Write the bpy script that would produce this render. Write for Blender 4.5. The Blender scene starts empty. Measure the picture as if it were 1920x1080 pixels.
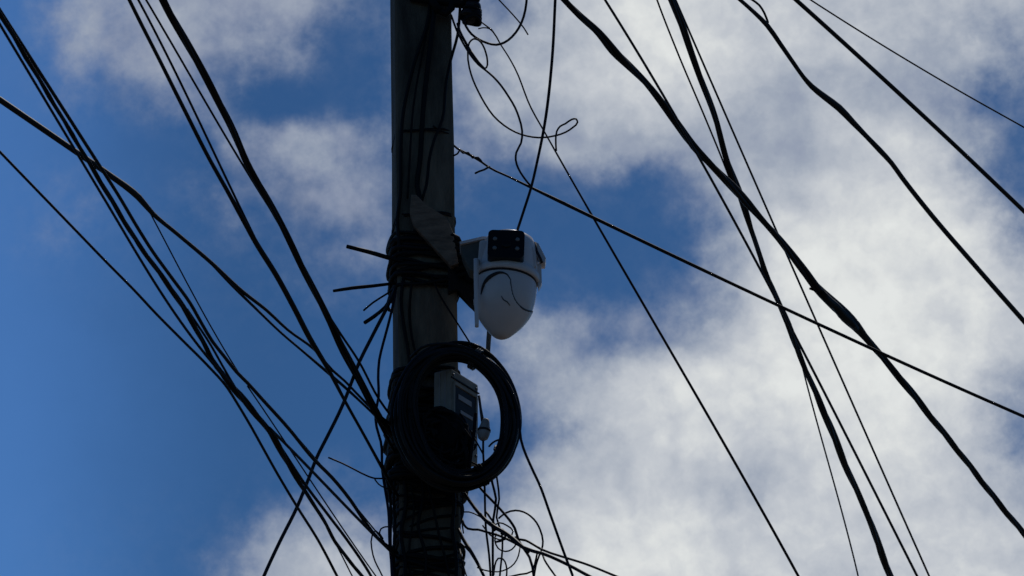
import bpy, bmesh, math, random
from mathutils import Vector, Matrix
from mathutils.bvhtree import BVHTree
from mathutils import noise as mnoise
random.seed(7)
R = math.radians
C = bpy.context.scene.collection
scene = bpy.context.scene

# ------------------------------------------------------------ camera
EYE = Vector((0, 0, 1.6))
PITCH = R(25.0)
HFOV = 2 * math.atan(960 / 5927)
cam_d = bpy.data.cameras.new('camera')
cam = bpy.data.objects.new('camera', cam_d)
C.objects.link(cam)
cam.location = EYE
cam.rotation_euler = (math.pi / 2 + PITCH, 0, 0)
cam_d.sensor_width = 36
cam_d.angle = HFOV
cam_d.clip_start = 0.05
cam_d.clip_end = 6000
cam_d.dof.use_dof = True
cam_d.dof.focus_distance = 7.1
cam_d.dof.aperture_fstop = 32
scene.camera = cam
RIGHT = Vector((1, 0, 0))
FWD = Vector((0, math.cos(PITCH), math.sin(PITCH)))
UP = Vector((0, -math.sin(PITCH), math.cos(PITCH)))

# ------------------------------------------------------------ light and exposure
SUN_AZ, SUN_EL = R(14), R(52)            # azimuth clockwise from +Y
sd = bpy.data.lights.new('sun', 'SUN')
sd.energy = 1.5
sd.angle = R(6)
sd.color = (1.0, 0.95, 0.88)
so = bpy.data.objects.new('sun', sd)
C.objects.link(so)
sun_dir = Vector((math.sin(SUN_AZ) * math.cos(SUN_EL), math.cos(SUN_AZ) * math.cos(SUN_EL), math.sin(SUN_EL)))
so.rotation_euler = (-sun_dir).to_track_quat('-Z', 'Y').to_euler()
so.location = (0, 0, 30)
scene.view_settings.view_transform = 'Standard'
scene.view_settings.look = 'None'
scene.view_settings.exposure = 0
scene.view_settings.gamma = 1


def lin(r, g, b):
    f = lambda c: (c / 255 / 12.92) if c <= 10 else ((c / 255 + 0.055) / 1.055) ** 2.4
    return (f(r), f(g), f(b))


# ------------------------------------------------------------ sky: Nishita behind broken cloud
# cloud cover by direction: for each elevation row, (bearing, cover, brightness)
ROWS = {
 0: [(0,0,0.4),(80,0.1,0.45),(150,0.4,0.45),(200,0.5,0.47),(250,0.5,0.47),(280,0.55,0.45),(350,0.65,0.5),(450,0.55,0.45),(540,0.62,0.5),(600,0.55,0.45),(640,0.2,0.4),(700,0.08,0.4),(860,0.5,0.5),(900,0.35,0.45),(940,0.3,0.45),(980,0.6,0.6),(1040,0.85,0.7),(1100,0.92,0.8),(1200,1,1),(1300,0.98,0.92),(1400,0.92,0.82),(1500,0.9,0.72),(1690,0.88,0.68),(1780,0.8,0.66),(1860,0.7,0.6),(1920,0.75,0.6)],
 90: [(0,0,0.4),(60,0.05,0.4),(120,0.3,0.45),(180,0.5,0.45),(250,0.5,0.45),(280,0.6,0.5),(340,0.6,0.45),(400,0.62,0.5),(440,0.4,0.45),(460,0.15,0.45),(480,0.25,0.45),(540,0.45,0.45),(600,0.45,0.5),(620,0.05,0.4),(700,0.04,0.4),(860,0.75,0.6),(920,0.55,0.55),(960,0.75,0.62),(1040,0.85,0.7),(1200,0.97,0.92),(1350,0.97,0.88),(1450,0.9,0.75),(1600,0.9,0.7),(1690,0.88,0.66),(1780,0.75,0.62),(1860,0.45,0.55),(1920,0.6,0.58)],
 180: [(0,0,0.5),(60,0,0.4),(110,0.22,0.4),(170,0.12,0.4),(250,0.18,0.4),(290,0.2,0.4),(350,0.35,0.4),(400,0.35,0.45),(430,0.25,0.4),(460,0,0.4),(600,0,0.4),(700,0.04,0.4),(860,0.6,0.55),(920,0.7,0.6),(1000,0.8,0.65),(1100,0.9,0.75),(1250,0.93,0.82),(1350,0.92,0.78),(1450,0.85,0.6),(1550,0.88,0.62),(1690,0.85,0.58),(1790,0.7,0.58),(1850,0.2,0.5),(1920,0.25,0.5)],
 270: [(0,0,0.5),(300,0,0.4),(380,0.02,0.4),(430,0.25,0.4),(470,0.5,0.45),(540,0.5,0.48),(600,0.55,0.5),(650,0.5,0.45),(700,0.4,0.4),(860,0.35,0.45),(920,0.35,0.45),(970,0.5,0.5),(1050,0.8,0.6),(1120,0.82,0.66),(1200,0.7,0.6),(1260,0.75,0.58),(1350,0.85,0.6),(1420,0.8,0.55),(1500,0.85,0.55),(1600,0.92,0.75),(1690,0.95,0.85),(1780,0.85,0.75),(1850,0.4,0.55),(1920,0.1,0.5)],
 360: [(0,0,0.5),(60,0.05,0.4),(130,0.2,0.4),(200,0.1,0.4),(250,0,0.4),(350,0.08,0.4),(400,0.25,0.4),(450,0.3,0.4),(500,0.22,0.4),(550,0.35,0.42),(620,0.45,0.45),(700,0.45,0.42),(860,0.15,0.4),(950,0,0.4),(1020,0.05,0.4),(1080,0.15,0.45),(1120,0.1,0.4),(1160,0.03,0.4),(1200,0.05,0.4),(1260,0.3,0.45),(1310,0.45,0.5),(1370,0.75,0.6),(1420,0.88,0.65),(1500,0.95,0.75),(1690,1,0.92),(1800,0.9,0.8),(1870,0.4,0.6),(1920,0.15,0.5)],
 450: [(0,0,0.5),(60,0.08,0.4),(150,0.15,0.4),(220,0.05,0.4),(300,0.03,0.4),(400,0.1,0.4),(520,0.08,0.4),(600,0.25,0.4),(660,0.32,0.4),(700,0.3,0.42),(860,0.03,0.4),(950,0.02,0.4),(1150,0,0.4),(1210,0,0.4),(1260,0.05,0.4),(1310,0.08,0.4),(1350,0.38,0.5),(1400,0.8,0.7),(1470,0.95,0.85),(1600,1,0.95),(1690,1,0.95),(1820,1,0.88),(1880,0.75,0.7),(1920,0.4,0.6)],
 540: [(0,0,0.5),(400,0.02,0.4),(600,0.08,0.4),(700,0.12,0.4),(860,0.03,0.4),(980,0.03,0.45),(1030,0.18,0.5),(1070,0,0.4),(1150,0,0.4),(1200,0.05,0.4),(1260,0.2,0.45),(1310,0.2,0.45),(1360,0.5,0.5),(1400,0.85,0.75),(1470,1,0.92),(1690,1,0.97),(1850,1,0.9),(1920,0.8,0.75)],
 630: [(0,0,0.5),(300,0,0.4),(700,0.02,0.4),(860,0.15,0.45),(950,0.45,0.5),(1000,0.75,0.6),(1050,0.6,0.6),(1090,0.45,0.55),(1150,0.4,0.55),(1200,0.5,0.5),(1260,0.6,0.55),(1320,0.65,0.6),(1370,0.85,0.75),(1430,0.97,0.9),(1690,1,0.97),(1850,1,0.92),(1920,0.9,0.8)],
 720: [(0,0,0.5),(700,0,0.4),(860,0.2,0.45),(940,0.4,0.5),(1000,0.5,0.5),(1060,0.72,0.6),(1120,0.9,0.72),(1200,0.98,0.85),(1260,0.97,0.88),(1350,1,0.85),(1450,1,0.92),(1690,1,0.95),(1800,0.95,0.85),(1880,0.6,0.65),(1920,0.45,0.6)],
 810: [(0,0,0.5),(700,0,0.4),(860,0.1,0.4),(980,0.1,0.45),(1020,0.15,0.5),(1060,0.65,0.6),(1100,0.92,0.76),(1150,0.97,0.8),(1220,0.95,0.82),(1300,0.95,0.8),(1400,0.97,0.82),(1500,1,0.88),(1690,1,0.92),(1780,0.95,0.85),(1860,0.7,0.65),(1920,0.35,0.6)],
 900: [(0,0,0.5),(450,0,0.4),(550,0.05,0.45),(620,0.12,0.5),(700,0.05,0.4),(860,0.15,0.4),(960,0.25,0.5),(1000,0.45,0.55),(1050,0.85,0.66),(1100,0.95,0.7),(1160,0.95,0.7),(1250,0.95,0.78),(1350,0.93,0.75),(1420,0.85,0.55),(1450,0.8,0.48),(1490,0.95,0.72),(1600,1,0.85),(1690,1,0.85),(1780,0.95,0.8),(1860,0.85,0.7),(1920,0.6,0.65)],
 990: [(0,0,0.5),(400,0.03,0.4),(450,0.08,0.45),(500,0.3,0.5),(560,0.5,0.55),(620,0.5,0.55),(670,0.35,0.5),(700,0.4,0.5),(860,0.3,0.5),(940,0.6,0.6),(1000,0.88,0.75),(1080,0.97,0.85),(1160,1,0.92),(1250,1,0.9),(1350,0.97,0.8),(1500,0.97,0.78),(1690,0.98,0.8),(1780,0.97,0.82),(1920,0.9,0.75)],
 1080: [(0,0,0.5),(380,0.05,0.45),(430,0.3,0.5),(480,0.6,0.52),(560,0.75,0.6),(650,0.75,0.65),(700,0.7,0.65),(860,0.5,0.6),(940,0.8,0.75),(1000,0.95,0.85),(1100,1,0.9),(1250,1,0.95),(1350,1,0.88),(1500,0.97,0.75),(1600,0.97,0.75),(1690,0.97,0.8),(1780,1,0.85),(1920,0.95,0.8)],
}
# pale haze in the clear part of the sky, by bearing
PALE = [(0, .34), (120, .26), (230, .15), (330, .07), (450, 0), (1920, 0)]


def interp(keys, x, k):
    if x <= keys[0][0]:
        return keys[0][k]
    for a, b in zip(keys, keys[1:]):
        if x <= b[0]:
            t = (x - a[0]) / (b[0] - a[0])
            return a[k] * (1 - t) + b[k] * t
    return keys[-1][k]


def build_world():
    w = bpy.data.worlds.new('World')
    scene.world = w
    w.use_nodes = True
    nt = w.node_tree
    nt.nodes.clear()
    N, L = nt.nodes, nt.links

    def math_(op, a, b=None, c=None, clamp=False):
        n = N.new('ShaderNodeMath')
        n.operation = op
        n.use_clamp = clamp
        for i, v in enumerate((a, b, c)):
            if v is None:
                continue
            if isinstance(v, (int, float)):
                n.inputs[i].default_value = v
            else:
                L.new(v, n.inputs[i])
        return n.outputs[0]

    def vmath(op, a, b=None, scale=None):
        n = N.new('ShaderNodeVectorMath')
        n.operation = op
        for i, v in enumerate((a, b)):
            if v is None:
                continue
            if isinstance(v, (tuple, Vector)):
                n.inputs[i].default_value = v
            else:
                L.new(v, n.inputs[i])
        if scale is not None:
            if isinstance(scale, (int, float)):
                n.inputs['Scale'].default_value = scale
            else:
                L.new(scale, n.inputs['Scale'])
        return n.outputs['Value'] if op in ('DOT_PRODUCT', 'LENGTH') else n.outputs['Vector']

    def mix(f, a, b, blend='MIX'):
        n = N.new('ShaderNodeMix')
        n.data_type = 'RGBA'
        n.blend_type = blend
        for s, v in ((n.inputs[0], f), (n.inputs[6], a), (n.inputs[7], b)):
            if isinstance(v, (int, float)):
                s.default_value = v
            elif isinstance(v, tuple):
                s.default_value = (*v, 1)
            else:
                L.new(v, s)
        return n.outputs[2]

    def noise_(vec, scale, detail=5, rough=.55):
        n = N.new('ShaderNodeTexNoise')
        n.inputs['Scale'].default_value = scale
        n.inputs['Detail'].default_value = detail
        n.inputs['Roughness'].default_value = rough
        L.new(vec, n.inputs['Vector'])
        return n

    tc = N.new('ShaderNodeTexCoord')
    d = tc.outputs['Generated']
    cf = vmath('DOT_PRODUCT', d, tuple(FWD))
    # sky coordinates: the band of sky in the north, tangent plane at elevation 25 deg
    wn1 = noise_(d, 22, 3, .55)
    wn2 = noise_(d, 85, 6, .62)
    off1 = vmath('SUBTRACT', wn1.outputs['Color'], (.5, .5, .5))
    off2 = vmath('SUBTRACT', wn2.outputs['Color'], (.5, .5, .5))
    dw = vmath('ADD', d, vmath('SCALE', off1, scale=.016))
    dw = vmath('ADD', dw, vmath('SCALE', off2, scale=.009))
    cfw = math_('MAXIMUM', vmath('DOT_PRODUCT', dw, tuple(FWD)), .05)
    k = 5927 / 960
    u = math_('DIVIDE', vmath('DOT_PRODUCT', dw, tuple(RIGHT)), cfw)
    v = math_('DIVIDE', vmath('DOT_PRODUCT', dw, tuple(UP)), cfw)
    up = math_('MULTIPLY_ADD', u, k / 2, .5, clamp=True)              # 0..1 across
    vp = math_('MULTIPLY_ADD', v, -5927.0, 540.0)
    vp = math_('MINIMUM', math_('MAXIMUM', vp, 0), 1080)
    acc = None
    for y, keys in ROWS.items():
        cr = N.new('ShaderNodeValToRGB')
        cr.color_ramp.interpolation = 'B_SPLINE'
        els = cr.color_ramp.elements
        for i in range(32):
            x = i * 1920 / 31
            lf = 1.2 if x < 720 else 1.0
            col = (min(1, interp(keys, x, 1) * lf), interp(keys, x, 2) + (.02 if x < 720 else 0), interp(PALE, x, 1), 1)
            if i == 0:
                els[0].position = 0
                e = els[0]
            elif i == 31:
                e = els[-1]
                e.position = 1
            else:
                e = els.new(i / 31)
            e.color = col
        L.new(up, cr.inputs[0])
        t = math_('DIVIDE', math_('ABSOLUTE', math_('SUBTRACT', vp, float(y))), 90.0)
        wgt = math_('SUBTRACT', 1.0, t, clamp=True)
        mr = N.new('ShaderNodeMapRange')
        mr.interpolation_type = 'SMOOTHSTEP'
        L.new(wgt, mr.inputs[0])
        s = vmath('SCALE', cr.outputs[0], scale=mr.outputs[0])
        acc = s if acc is None else vmath('ADD', acc, s)
    sep = N.new('ShaderNodeSeparateXYZ')
    L.new(acc, sep.inputs[0])
    dens, lum, pale = sep.outputs
    dens = math_('POWER', math_('MAXIMUM', dens, 0.0), .85)
    # the rest of the sky: thin scattered cloud
    far = N.new('ShaderNodeMapRange')
    far.interpolation_type = 'SMOOTHSTEP'
    far.inputs[1].default_value = .93
    far.inputs[2].default_value = .972
    L.new(cf, far.inputs[0])
    gen = noise_(d, 2.6, 6, .55).outputs[0]
    gmr = N.new('ShaderNodeMapRange')
    gmr.inputs[1].default_value = .52
    gmr.inputs[2].default_value = .72
    gmr.inputs[3].default_value = 0
    gmr.inputs[4].default_value = .15
    L.new(gen, gmr.inputs[0])

    def lerp(f, a, b):
        n = N.new('ShaderNodeMix')
        n.data_type = 'FLOAT'
        for s, q in ((n.inputs[0], f), (n.inputs[2], a), (n.inputs[3], b)):
            if isinstance(q, (int, float)):
                s.default_value = q
            else:
                L.new(q, s)
        return n.outputs[0]
    dens = lerp(far.outputs[0], gmr.outputs[0], dens)
    lum = lerp(far.outputs[0], .55, lum)
    pale = lerp(far.outputs[0], .0, pale)
    # billow detail
    fine = noise_(d, 60, 9, .64).outputs[0]
    med = noise_(d, 17, 5, .55).outputs[0]
    f1 = math_('SUBTRACT', fine, .5)
    m1 = math_('SUBTRACT', med, .5)
    edge = math_('MULTIPLY', math_('MULTIPLY', dens, math_('SUBTRACT', 1.015, dens)), 4.0)   # strongest at cloud edges
    edge = math_('POWER', math_('MAXIMUM', edge, 0.0001), .7)
    dn = math_('ADD', dens, math_('MULTIPLY', edge, math_('MULTIPLY_ADD', f1, 1.0, math_('MULTIPLY', m1, .3))))
    dn = math_('MULTIPLY_ADD', f1, .05, dn)
    sm = N.new('ShaderNodeMapRange')
    sm.interpolation_type = 'SMOOTHSTEP'
    sm.inputs[1].default_value = .08
    sm.inputs[2].default_value = .86
    L.new(dn, sm.inputs[0])
    dn = lerp(.8, dn, sm.outputs[0])
    dn = math_('MINIMUM', math_('MAXIMUM', dn, 0), 1)
    ln = math_('ADD', lum, math_('MULTIPLY_ADD', f1, .22, math_('MULTIPLY', m1, .16)))
    wisp = noise_(d, 190, 6, .66).outputs[0]
    dn = math_('ADD', dn, math_('MULTIPLY', math_('MULTIPLY', edge, math_('SUBTRACT', wisp, .5)), .3))
    dn = math_('MINIMUM', math_('MAXIMUM', dn, 0), 1)
    ra = noise_(dw, 34, 6, .55).outputs[0]
    rb = noise_(vmath('ADD', dw, (.0035, 0, .0052)), 34, 6, .55).outputs[0]
    ln = math_('ADD', ln, math_('MULTIPLY', math_('SUBTRACT', ra, rb), .6))  # lit edges of the billows, sun side brightened in the cloud colour
    ln = math_('MULTIPLY_ADD', math_('SUBTRACT', wisp, .5), .05, ln)
    # cloud colour by brightness
    cc = N.new('ShaderNodeValToRGB')
    els = cc.color_ramp.elements
    stops = [(.25, lin(112, 124, 150)), (.45, lin(140, 150, 172)), (.6, lin(160, 169, 184)), (.8, lin(194, 199, 206)), (.95, lin(220, 223, 223)), (1.0, lin(226, 229, 228))]
    els[0].position = stops[0][0]; els[0].color = (*stops[0][1], 1)
    els[-1].position = 1.0; els[-1].color = (*stops[-1][1], 1)
    for p, c in stops[1:-1]:
        e = els.new(p); e.color = (*c, 1)
    L.new(ln, cc.inputs[0])
    STR = .1
    cloud = vmath('SCALE', cc.outputs[0], scale=1 / STR)
    # Nishita, graded to the deep blue of the photograph
    sky = N.new('ShaderNodeTexSky')
    sky.sky_type = 'NISHITA'
    sky.sun_disc = False
    sky.sun_elevation = SUN_EL
    sky.sun_rotation = SUN_AZ
    sky.air_density = 1.0
    sky.dust_density = .3
    sky.ozone_density = 2.5
    sk = mix(1.0, sky.outputs[0], SKY_TINT, 'MULTIPLY')
    sk_p = mix(1.0, sky.outputs[0], PALE_TINT, 'MULTIPLY')
    sk = mix(pale, sk, sk_p)
    fin = mix(dn, sk, cloud)
    bg = N.new('ShaderNodeBackground')
    bg.inputs[1].default_value = STR
    L.new(fin, bg.inputs[0])
    out = N.new('ShaderNodeOutputWorld')
    L.new(bg.outputs[0], out.inputs[0])


SKY_TINT = (.122, .25, .39)
PALE_TINT = (.46, .82, 1.25)
build_world()

# ------------------------------------------------------------ where a line of sight meets a plane of the street
FPX = 5927.0


def ray(px, py):
    return FWD + RIGHT * ((px - 960) / FPX) + UP * ((540 - py) / FPX)     # forward component = 1


def at_y(px, py, Y):                       # on the vertical plane y = Y
    r = ray(px, py)
    return EYE + r * ((Y - EYE.y) / r.y)


def depth_y(px, py, Y):
    return (Y - EYE.y) / ray(px, py).y


def depth_h(px, py, H):                    # on the level H metres above the eye
    return H / ray(px, py).z


PATHS = {}


def sight(p):
    r = p - EYE
    f = r.dot(FWD)
    return 960 + r.dot(RIGHT) / f * FPX, 540 - r.dot(UP) / f * FPX, f


def dep(spec, px, py):
    kind, val = spec
    if kind == 'on':                       # where this wire meets another wire already strung
        key = next(k for k in PATHS if val in k)
        return min((sight(p) for p in PATHS[key]), key=lambda q: (q[0] - px) ** 2 + (q[1] - py) ** 2)[2]
    return depth_y(px, py, val) if kind == 'y' else depth_h(px, py, val)


# ------------------------------------------------------------ materials
def base_mat(name, color, rough=.6, metal=0.0, spec=.5, var=.25, scale=30, bump=0.0, bscale=80, stretch=None, color2=None):
    m = bpy.data.materials.new(name)
    m.use_nodes = True
    nt = m.node_tree
    N, L = nt.nodes, nt.links
    p = N['Principled BSDF']
    p.inputs['Roughness'].default_value = rough
    p.inputs['Metallic'].default_value = metal
    p.inputs['Specular IOR Level'].default_value = .22 if max(color) < .05 else spec
    tc = N.new('ShaderNodeTexCoord')
    vec = tc.outputs['Object']
    if stretch:
        mp = N.new('ShaderNodeMapping')
        mp.inputs['Scale'].default_value = stretch
        L.new(vec, mp.inputs[0])
        vec = mp.outputs[0]
    n = N.new('ShaderNodeTexNoise')
    n.inputs['Scale'].default_value = scale
    n.inputs['Detail'].default_value = 6
    n.inputs['Roughness'].default_value = .65
    L.new(vec, n.inputs['Vector'])
    cr = N.new('ShaderNodeValToRGB')
    a = tuple(c * (1 - var) for c in color)
    b = color2 or tuple(min(1, c * (1 + var)) for c in color)
    cr.color_ramp.elements[0].position = .32
    cr.color_ramp.elements[0].color = (*a, 1)
    cr.color_ramp.elements[1].position = .68
    cr.color_ramp.elements[1].color = (*b, 1)
    L.new(n.outputs[0], cr.inputs[0])
    L.new(cr.outputs[0], p.inputs['Base Color'])
    if bump:
        n2 = N.new('ShaderNodeTexNoise')
        n2.inputs['Scale'].default_value = bscale
        n2.inputs['Detail'].default_value = 6
        L.new(vec, n2.inputs['Vector'])
        bp = N.new('ShaderNodeBump')
        bp.inputs['Strength'].default_value = bump
        bp.inputs['Distance'].default_value = .004
        L.new(n2.outputs[0], bp.inputs['Height'])
        L.new(bp.outputs[0], p.inputs['Normal'])
    return m


M = {
 'cable': base_mat('black_cable_jacket', (.0065, .006, .007), .6, var=.5, scale=14),
 'coil': base_mat('worn_black_jacket', (.011, .010, .010), .42, var=.5, scale=25, bump=.2),
 'wire': base_mat('dark_wire_jacket', (.009, .007, .012), .6, var=.4, scale=60),
 'wire_blue': base_mat('navy_wire_jacket', (.008, .009, .028), .6, var=.3, scale=60),
 'grey_wire': base_mat('grey_wire_jacket', (.06, .06, .062), .5, var=.3, scale=60),
 'tape': base_mat('black_tape', (.006, .0055, .005), .85, var=.4, scale=90, bump=.6),
 'concrete': base_mat('weathered_concrete', (.15, .122, .085), .92, var=.62, scale=5, bump=.6, bscale=55, stretch=(3, 3, .7)),
 'board': base_mat('weathered_board', (.20, .14, .095), .9, var=.45, scale=18, bump=.25, bscale=90, stretch=(1, 1, 4)),
 'white': base_mat('white_camera_plastic', (.78, .69, .64), .32, var=.06, scale=12),
 'white_old': base_mat('dulled_white_plastic', (.42, .38, .35), .5, var=.12, scale=20),
 'shade': base_mat('groove_shade', (.085, .08, .075), .6, var=.15),
 'arm_grey': base_mat('dark_grey_arm', (.10, .10, .085), .7, var=.3, scale=20),
 'seam': base_mat('dark_rubber_and_gap_shade', (.03, .03, .035), .6, var=.2),
 'panel': base_mat('black_glass_panel', (.003, .003, .003), .3, var=.2),
 'led': base_mat('grey_lamp_lens', (.2, .2, .19), .3, var=.1),
 'metal_black': base_mat('black_bracket_paint', (.009, .008, .008), .7, var=.4, scale=30, bump=.3),
 'steel': base_mat('dull_steel', (.25, .25, .26), .45, metal=.8, var=.25, scale=40),
 'box': base_mat('grey_box_plastic', (.38, .34, .27), .7, var=.25, scale=18),
 'box_window': base_mat('dark_box_window', (.035, .032, .03), .55, var=.3),
 'ceramic': base_mat('dark_brown_glaze', (.02, .014, .012), .25, var=.3),
 'cream': base_mat('cream_paint', (.62, .56, .45), .55, var=.12, scale=5, bump=.2, bscale=30, stretch=(1, 1, .3)),
 'plaster': base_mat('brown_grey_plaster', (.24, .21, .165), .9, var=.3, scale=1.3, bump=.3, bscale=25),
 'coping': base_mat('concrete_coping', (.13, .125, .11), .9, var=.3, scale=4, bump=.3, bscale=30),
 'roof': base_mat('dark_roof_sheet', (.035, .03, .027), .8, var=.3, scale=3, bump=.3, bscale=20),
 'glass': base_mat('dark_window_glass', (.02, .025, .03), .1, var=.1),
 'asphalt': base_mat('asphalt', (.05, .05, .05), .95, var=.25, scale=3, bump=.3, bscale=60),
 'pavement': base_mat('pavement_concrete', (.18, .175, .165), .95, var=.2, scale=2, bump=.3, bscale=40),
}


# ------------------------------------------------------------ mesh helpers
def link(name, bm, mat, parent=None, smooth=False, origin=None):
    me = bpy.data.meshes.new(name)
    bmesh.ops.recalc_face_normals(bm, faces=bm.faces)
    if origin is not None:
        bmesh.ops.translate(bm, vec=-Vector(origin), verts=bm.verts)
    bm.to_mesh(me)
    bm.free()
    me.materials.append(M[mat])
    if smooth:
        for p in me.polygons:
            p.use_smooth = True
    o = bpy.data.objects.new(name, me)
    if origin is not None:
        o.location = origin
    C.objects.link(o)
    if parent:
        o.parent = parent
        q, off = parent, Vector((0, 0, 0))
        while q:
            off += q.location
            q = q.parent
        o.location = Vector(o.location) - off
    return o


def thing(name, label, cat, loc, group=None):
    o = bpy.data.objects.new(name, None)
    o.empty_display_size = .1
    C.objects.link(o)
    o.location = loc
    tag(o, label, cat, group)
    return o


def tag(o, label, cat, group=None):
    o['label'] = label
    o['category'] = cat
    if group:
        o['group'] = group
    return o


def tube(bm, pts, rad, sides=8):
    n = len(pts)
    rings = []
    t = (pts[1] - pts[0]).normalized()
    a = Vector((0, 0, 1)) if abs(t.z) < .9 else Vector((1, 0, 0))
    nrm = t.cross(a).normalized()
    for i, p in enumerate(pts):
        t2 = (pts[min(i + 1, n - 1)] - pts[max(i - 1, 0)])
        if t2.length < 1e-9:
            t2 = t
        t2.normalize()
        nrm = (nrm - t2 * nrm.dot(t2))
        if nrm.length < 1e-6:
            nrm = t2.orthogonal()
        nrm.normalize()
        t = t2
        b = t.cross(nrm)
        r = rad[i] if isinstance(rad, (list, tuple)) else rad
        rings.append([bm.verts.new(p + (nrm * math.cos(2 * math.pi * k / sides) + b * math.sin(2 * math.pi * k / sides)) * r) for k in range(sides)])
    for A, B in zip(rings, rings[1:]):
        for k in range(sides):
            bm.faces.new((A[k], A[(k + 1) % sides], B[(k + 1) % sides], B[k]))
    bm.faces.new(rings[0][::-1])
    bm.faces.new(rings[-1])
    return rings


def catmull(P, sub):
    """smooth course through the points, tangents weighted by spacing so uneven points leave no kinks"""
    n = len(P)
    if n == 2:
        d = math.hypot(P[1][0] - P[0][0], P[1][1] - P[0][1])
        s = max(4, int(d / sub))
        return [tuple(a * (1 - j / s) + b * j / s for a, b in zip(*P)) for j in range(s + 1)]
    h = [max(1e-6, math.hypot(b[0] - a[0], b[1] - a[1])) for a, b in zip(P, P[1:])]
    sec = [tuple((b[q] - a[q]) / hh for q in range(len(a))) for a, b, hh in zip(P, P[1:], h)]
    T = []
    for i in range(n):
        if i == 0:
            T.append(sec[0])
        elif i == n - 1:
            T.append(sec[-1])
        else:
            w = h[i] / (h[i - 1] + h[i])
            T.append(tuple(sec[i - 1][q] * w + sec[i][q] * (1 - w) for q in range(len(P[0]))))
    out = []
    for i in range(n - 1):
        s = max(2, min(16, int(h[i] / sub)))
        for j in range(s):
            t = j / s
            out.append(tuple((2 * t**3 - 3 * t**2 + 1) * P[i][q] + (t**3 - 2 * t**2 + t) * h[i] * T[i][q]
                             + (-2 * t**3 + 3 * t**2) * P[i + 1][q] + (t**3 - t**2) * h[i] * T[i + 1][q] for q in range(len(P[0]))))
    out.append(tuple(P[-1]))
    return out


def run(pts, w, d0, d1, wob=0.0, ext0=0.0, ext1=0.0, sub=14, seed=0):
    """3-D course of a wire: pts (px, py[, width]) seen from the street, d0/d1 where its ends are."""
    P = [(p[0], p[1], (p[2] if len(p) > 2 else w)) for p in pts]
    P = catmull(P, sub)
    L = [0.0]
    for a, b in zip(P, P[1:]):
        L.append(L[-1] + math.hypot(a[0] - b[0], a[1] - b[1]))
    tot = L[-1]
    D0 = dep(d0, P[0][0], P[0][1])
    D1 = dep(d1, P[-1][0], P[-1][1])
    out, rad = [], []
    for (x, y, ww), l in zip(P, L):
        t = l / tot
        d = 1 / ((1 - t) / D0 + t / D1)
        if wob:
            d += wob * math.sin(t * math.pi) * (math.sin(t * 7.3 + seed * 1.7) + .5 * math.sin(t * 17 + seed))
        out.append(EYE + ray(x, y) * d)
        rad.append(ww * .5 * d / FPX)
    if ext0:
        t = (out[0] - out[3]).normalized()
        out.insert(0, out[0] + t * ext0)
        rad.insert(0, rad[0])
    if ext1:
        t = (out[-1] - out[-4]).normalized()
        out.append(out[-1] + t * ext1)
        rad.append(rad[-1])
    return out, rad


def strands(bm, pts, rad, n, pitch=.16, sides=7, seed=0):
    if n == 1:
        tube(bm, pts, rad, sides)
        return
    # resample so the lay of the twist is smooth
    Q, Rr, S = [], [], []
    s = 0
    for i in range(len(pts) - 1):
        seg = (pts[i + 1] - pts[i]).length
        k = max(1, min(60, int(seg / (pitch / 7))))
        for j in range(k):
            t = j / k
            Q.append(pts[i].lerp(pts[i + 1], t))
            Rr.append(rad[i] * (1 - t) + rad[i + 1] * t)
            S.append(s + seg * t)
        s += seg
    Q.append(pts[-1]); Rr.append(rad[-1]); S.append(s)
    base = (Q[-1] - Q[0]).normalized()
    a = base.orthogonal().normalized()
    b = base.cross(a)
    kk = .52 if n == 2 else .5
    for m in range(n):
        P2 = []
        for q, r, l in zip(Q, Rr, S):
            ph = 2 * math.pi * (m / n + l / pitch) + seed + .6 * math.sin(l * 2.1 + seed)
            P2.append(q + (a * math.cos(ph) + b * math.sin(ph)) * r * kk)
        tube(bm, P2, [r * (1 - kk) * 1.08 for r in Rr], sides)


count_wires = 0


def fitted(pts, deg, w):
    import numpy as np
    P = np.array([(p[0], p[1], p[2] if len(p) > 2 else w) for p in pts], float)
    t = np.concatenate([[0], np.cumsum(np.hypot(np.diff(P[:, 0]), np.diff(P[:, 1])))])
    t /= t[-1]
    wt = np.ones(len(t)); wt[0] = wt[-1] = 4
    out = P.copy()
    for q in (0, 1):
        out[:, q] = np.polyval(np.polyfit(t, P[:, q], deg, w=wt), t)
    return [tuple(float(v) for v in r) for r in out]


def wire(name, label, cat, pts, w, d0, d1, group=None, mat='wire', n=1, wob=0.0, ext0=0.0, ext1=0.0, pitch=.16, extra=None):
    global count_wires
    count_wires += 1
    if name == 'overhead_wire' and len(pts) > 5:
        keep = [p for p in pts if p[1] > 1150]
        pts = fitted([p for p in pts if p[1] <= 1150], 3, w) + keep
    elif 'thinner cable meeting' in label or 'straight black cable' in label:
        pts = fitted(pts, 3, w)
    elif 'long thin slanting' in label:
        pts = pts[:7] + fitted(pts[6:], 3, w)[1:]
    elif 'tied to the pole running' in label:
        pts = pts[:8] + fitted(pts[7:], 3, w)[1:]
    P, rr = run(pts, w, d0, d1, wob, ext0, ext1, seed=count_wires)
    PATHS[label] = P
    rr = [r * (1.2 if n > 1 else 1.07 if (d0[0] == 'h' or d1[0] == 'h') else .95) for r in rr]
    bm = bmesh.new()
    strands(bm, P, rr, n, pitch, seed=count_wires * 1.3)
    if extra:
        for e in extra:
            Pe, re_ = run(e[0], e[1], e[2], e[3], seed=count_wires)
            tube(bm, Pe, re_, 7)
    o = link(name, bm, mat, None, True, origin=P[len(P) // 2])
    tag(o, label, cat, group)
    return o, P


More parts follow.
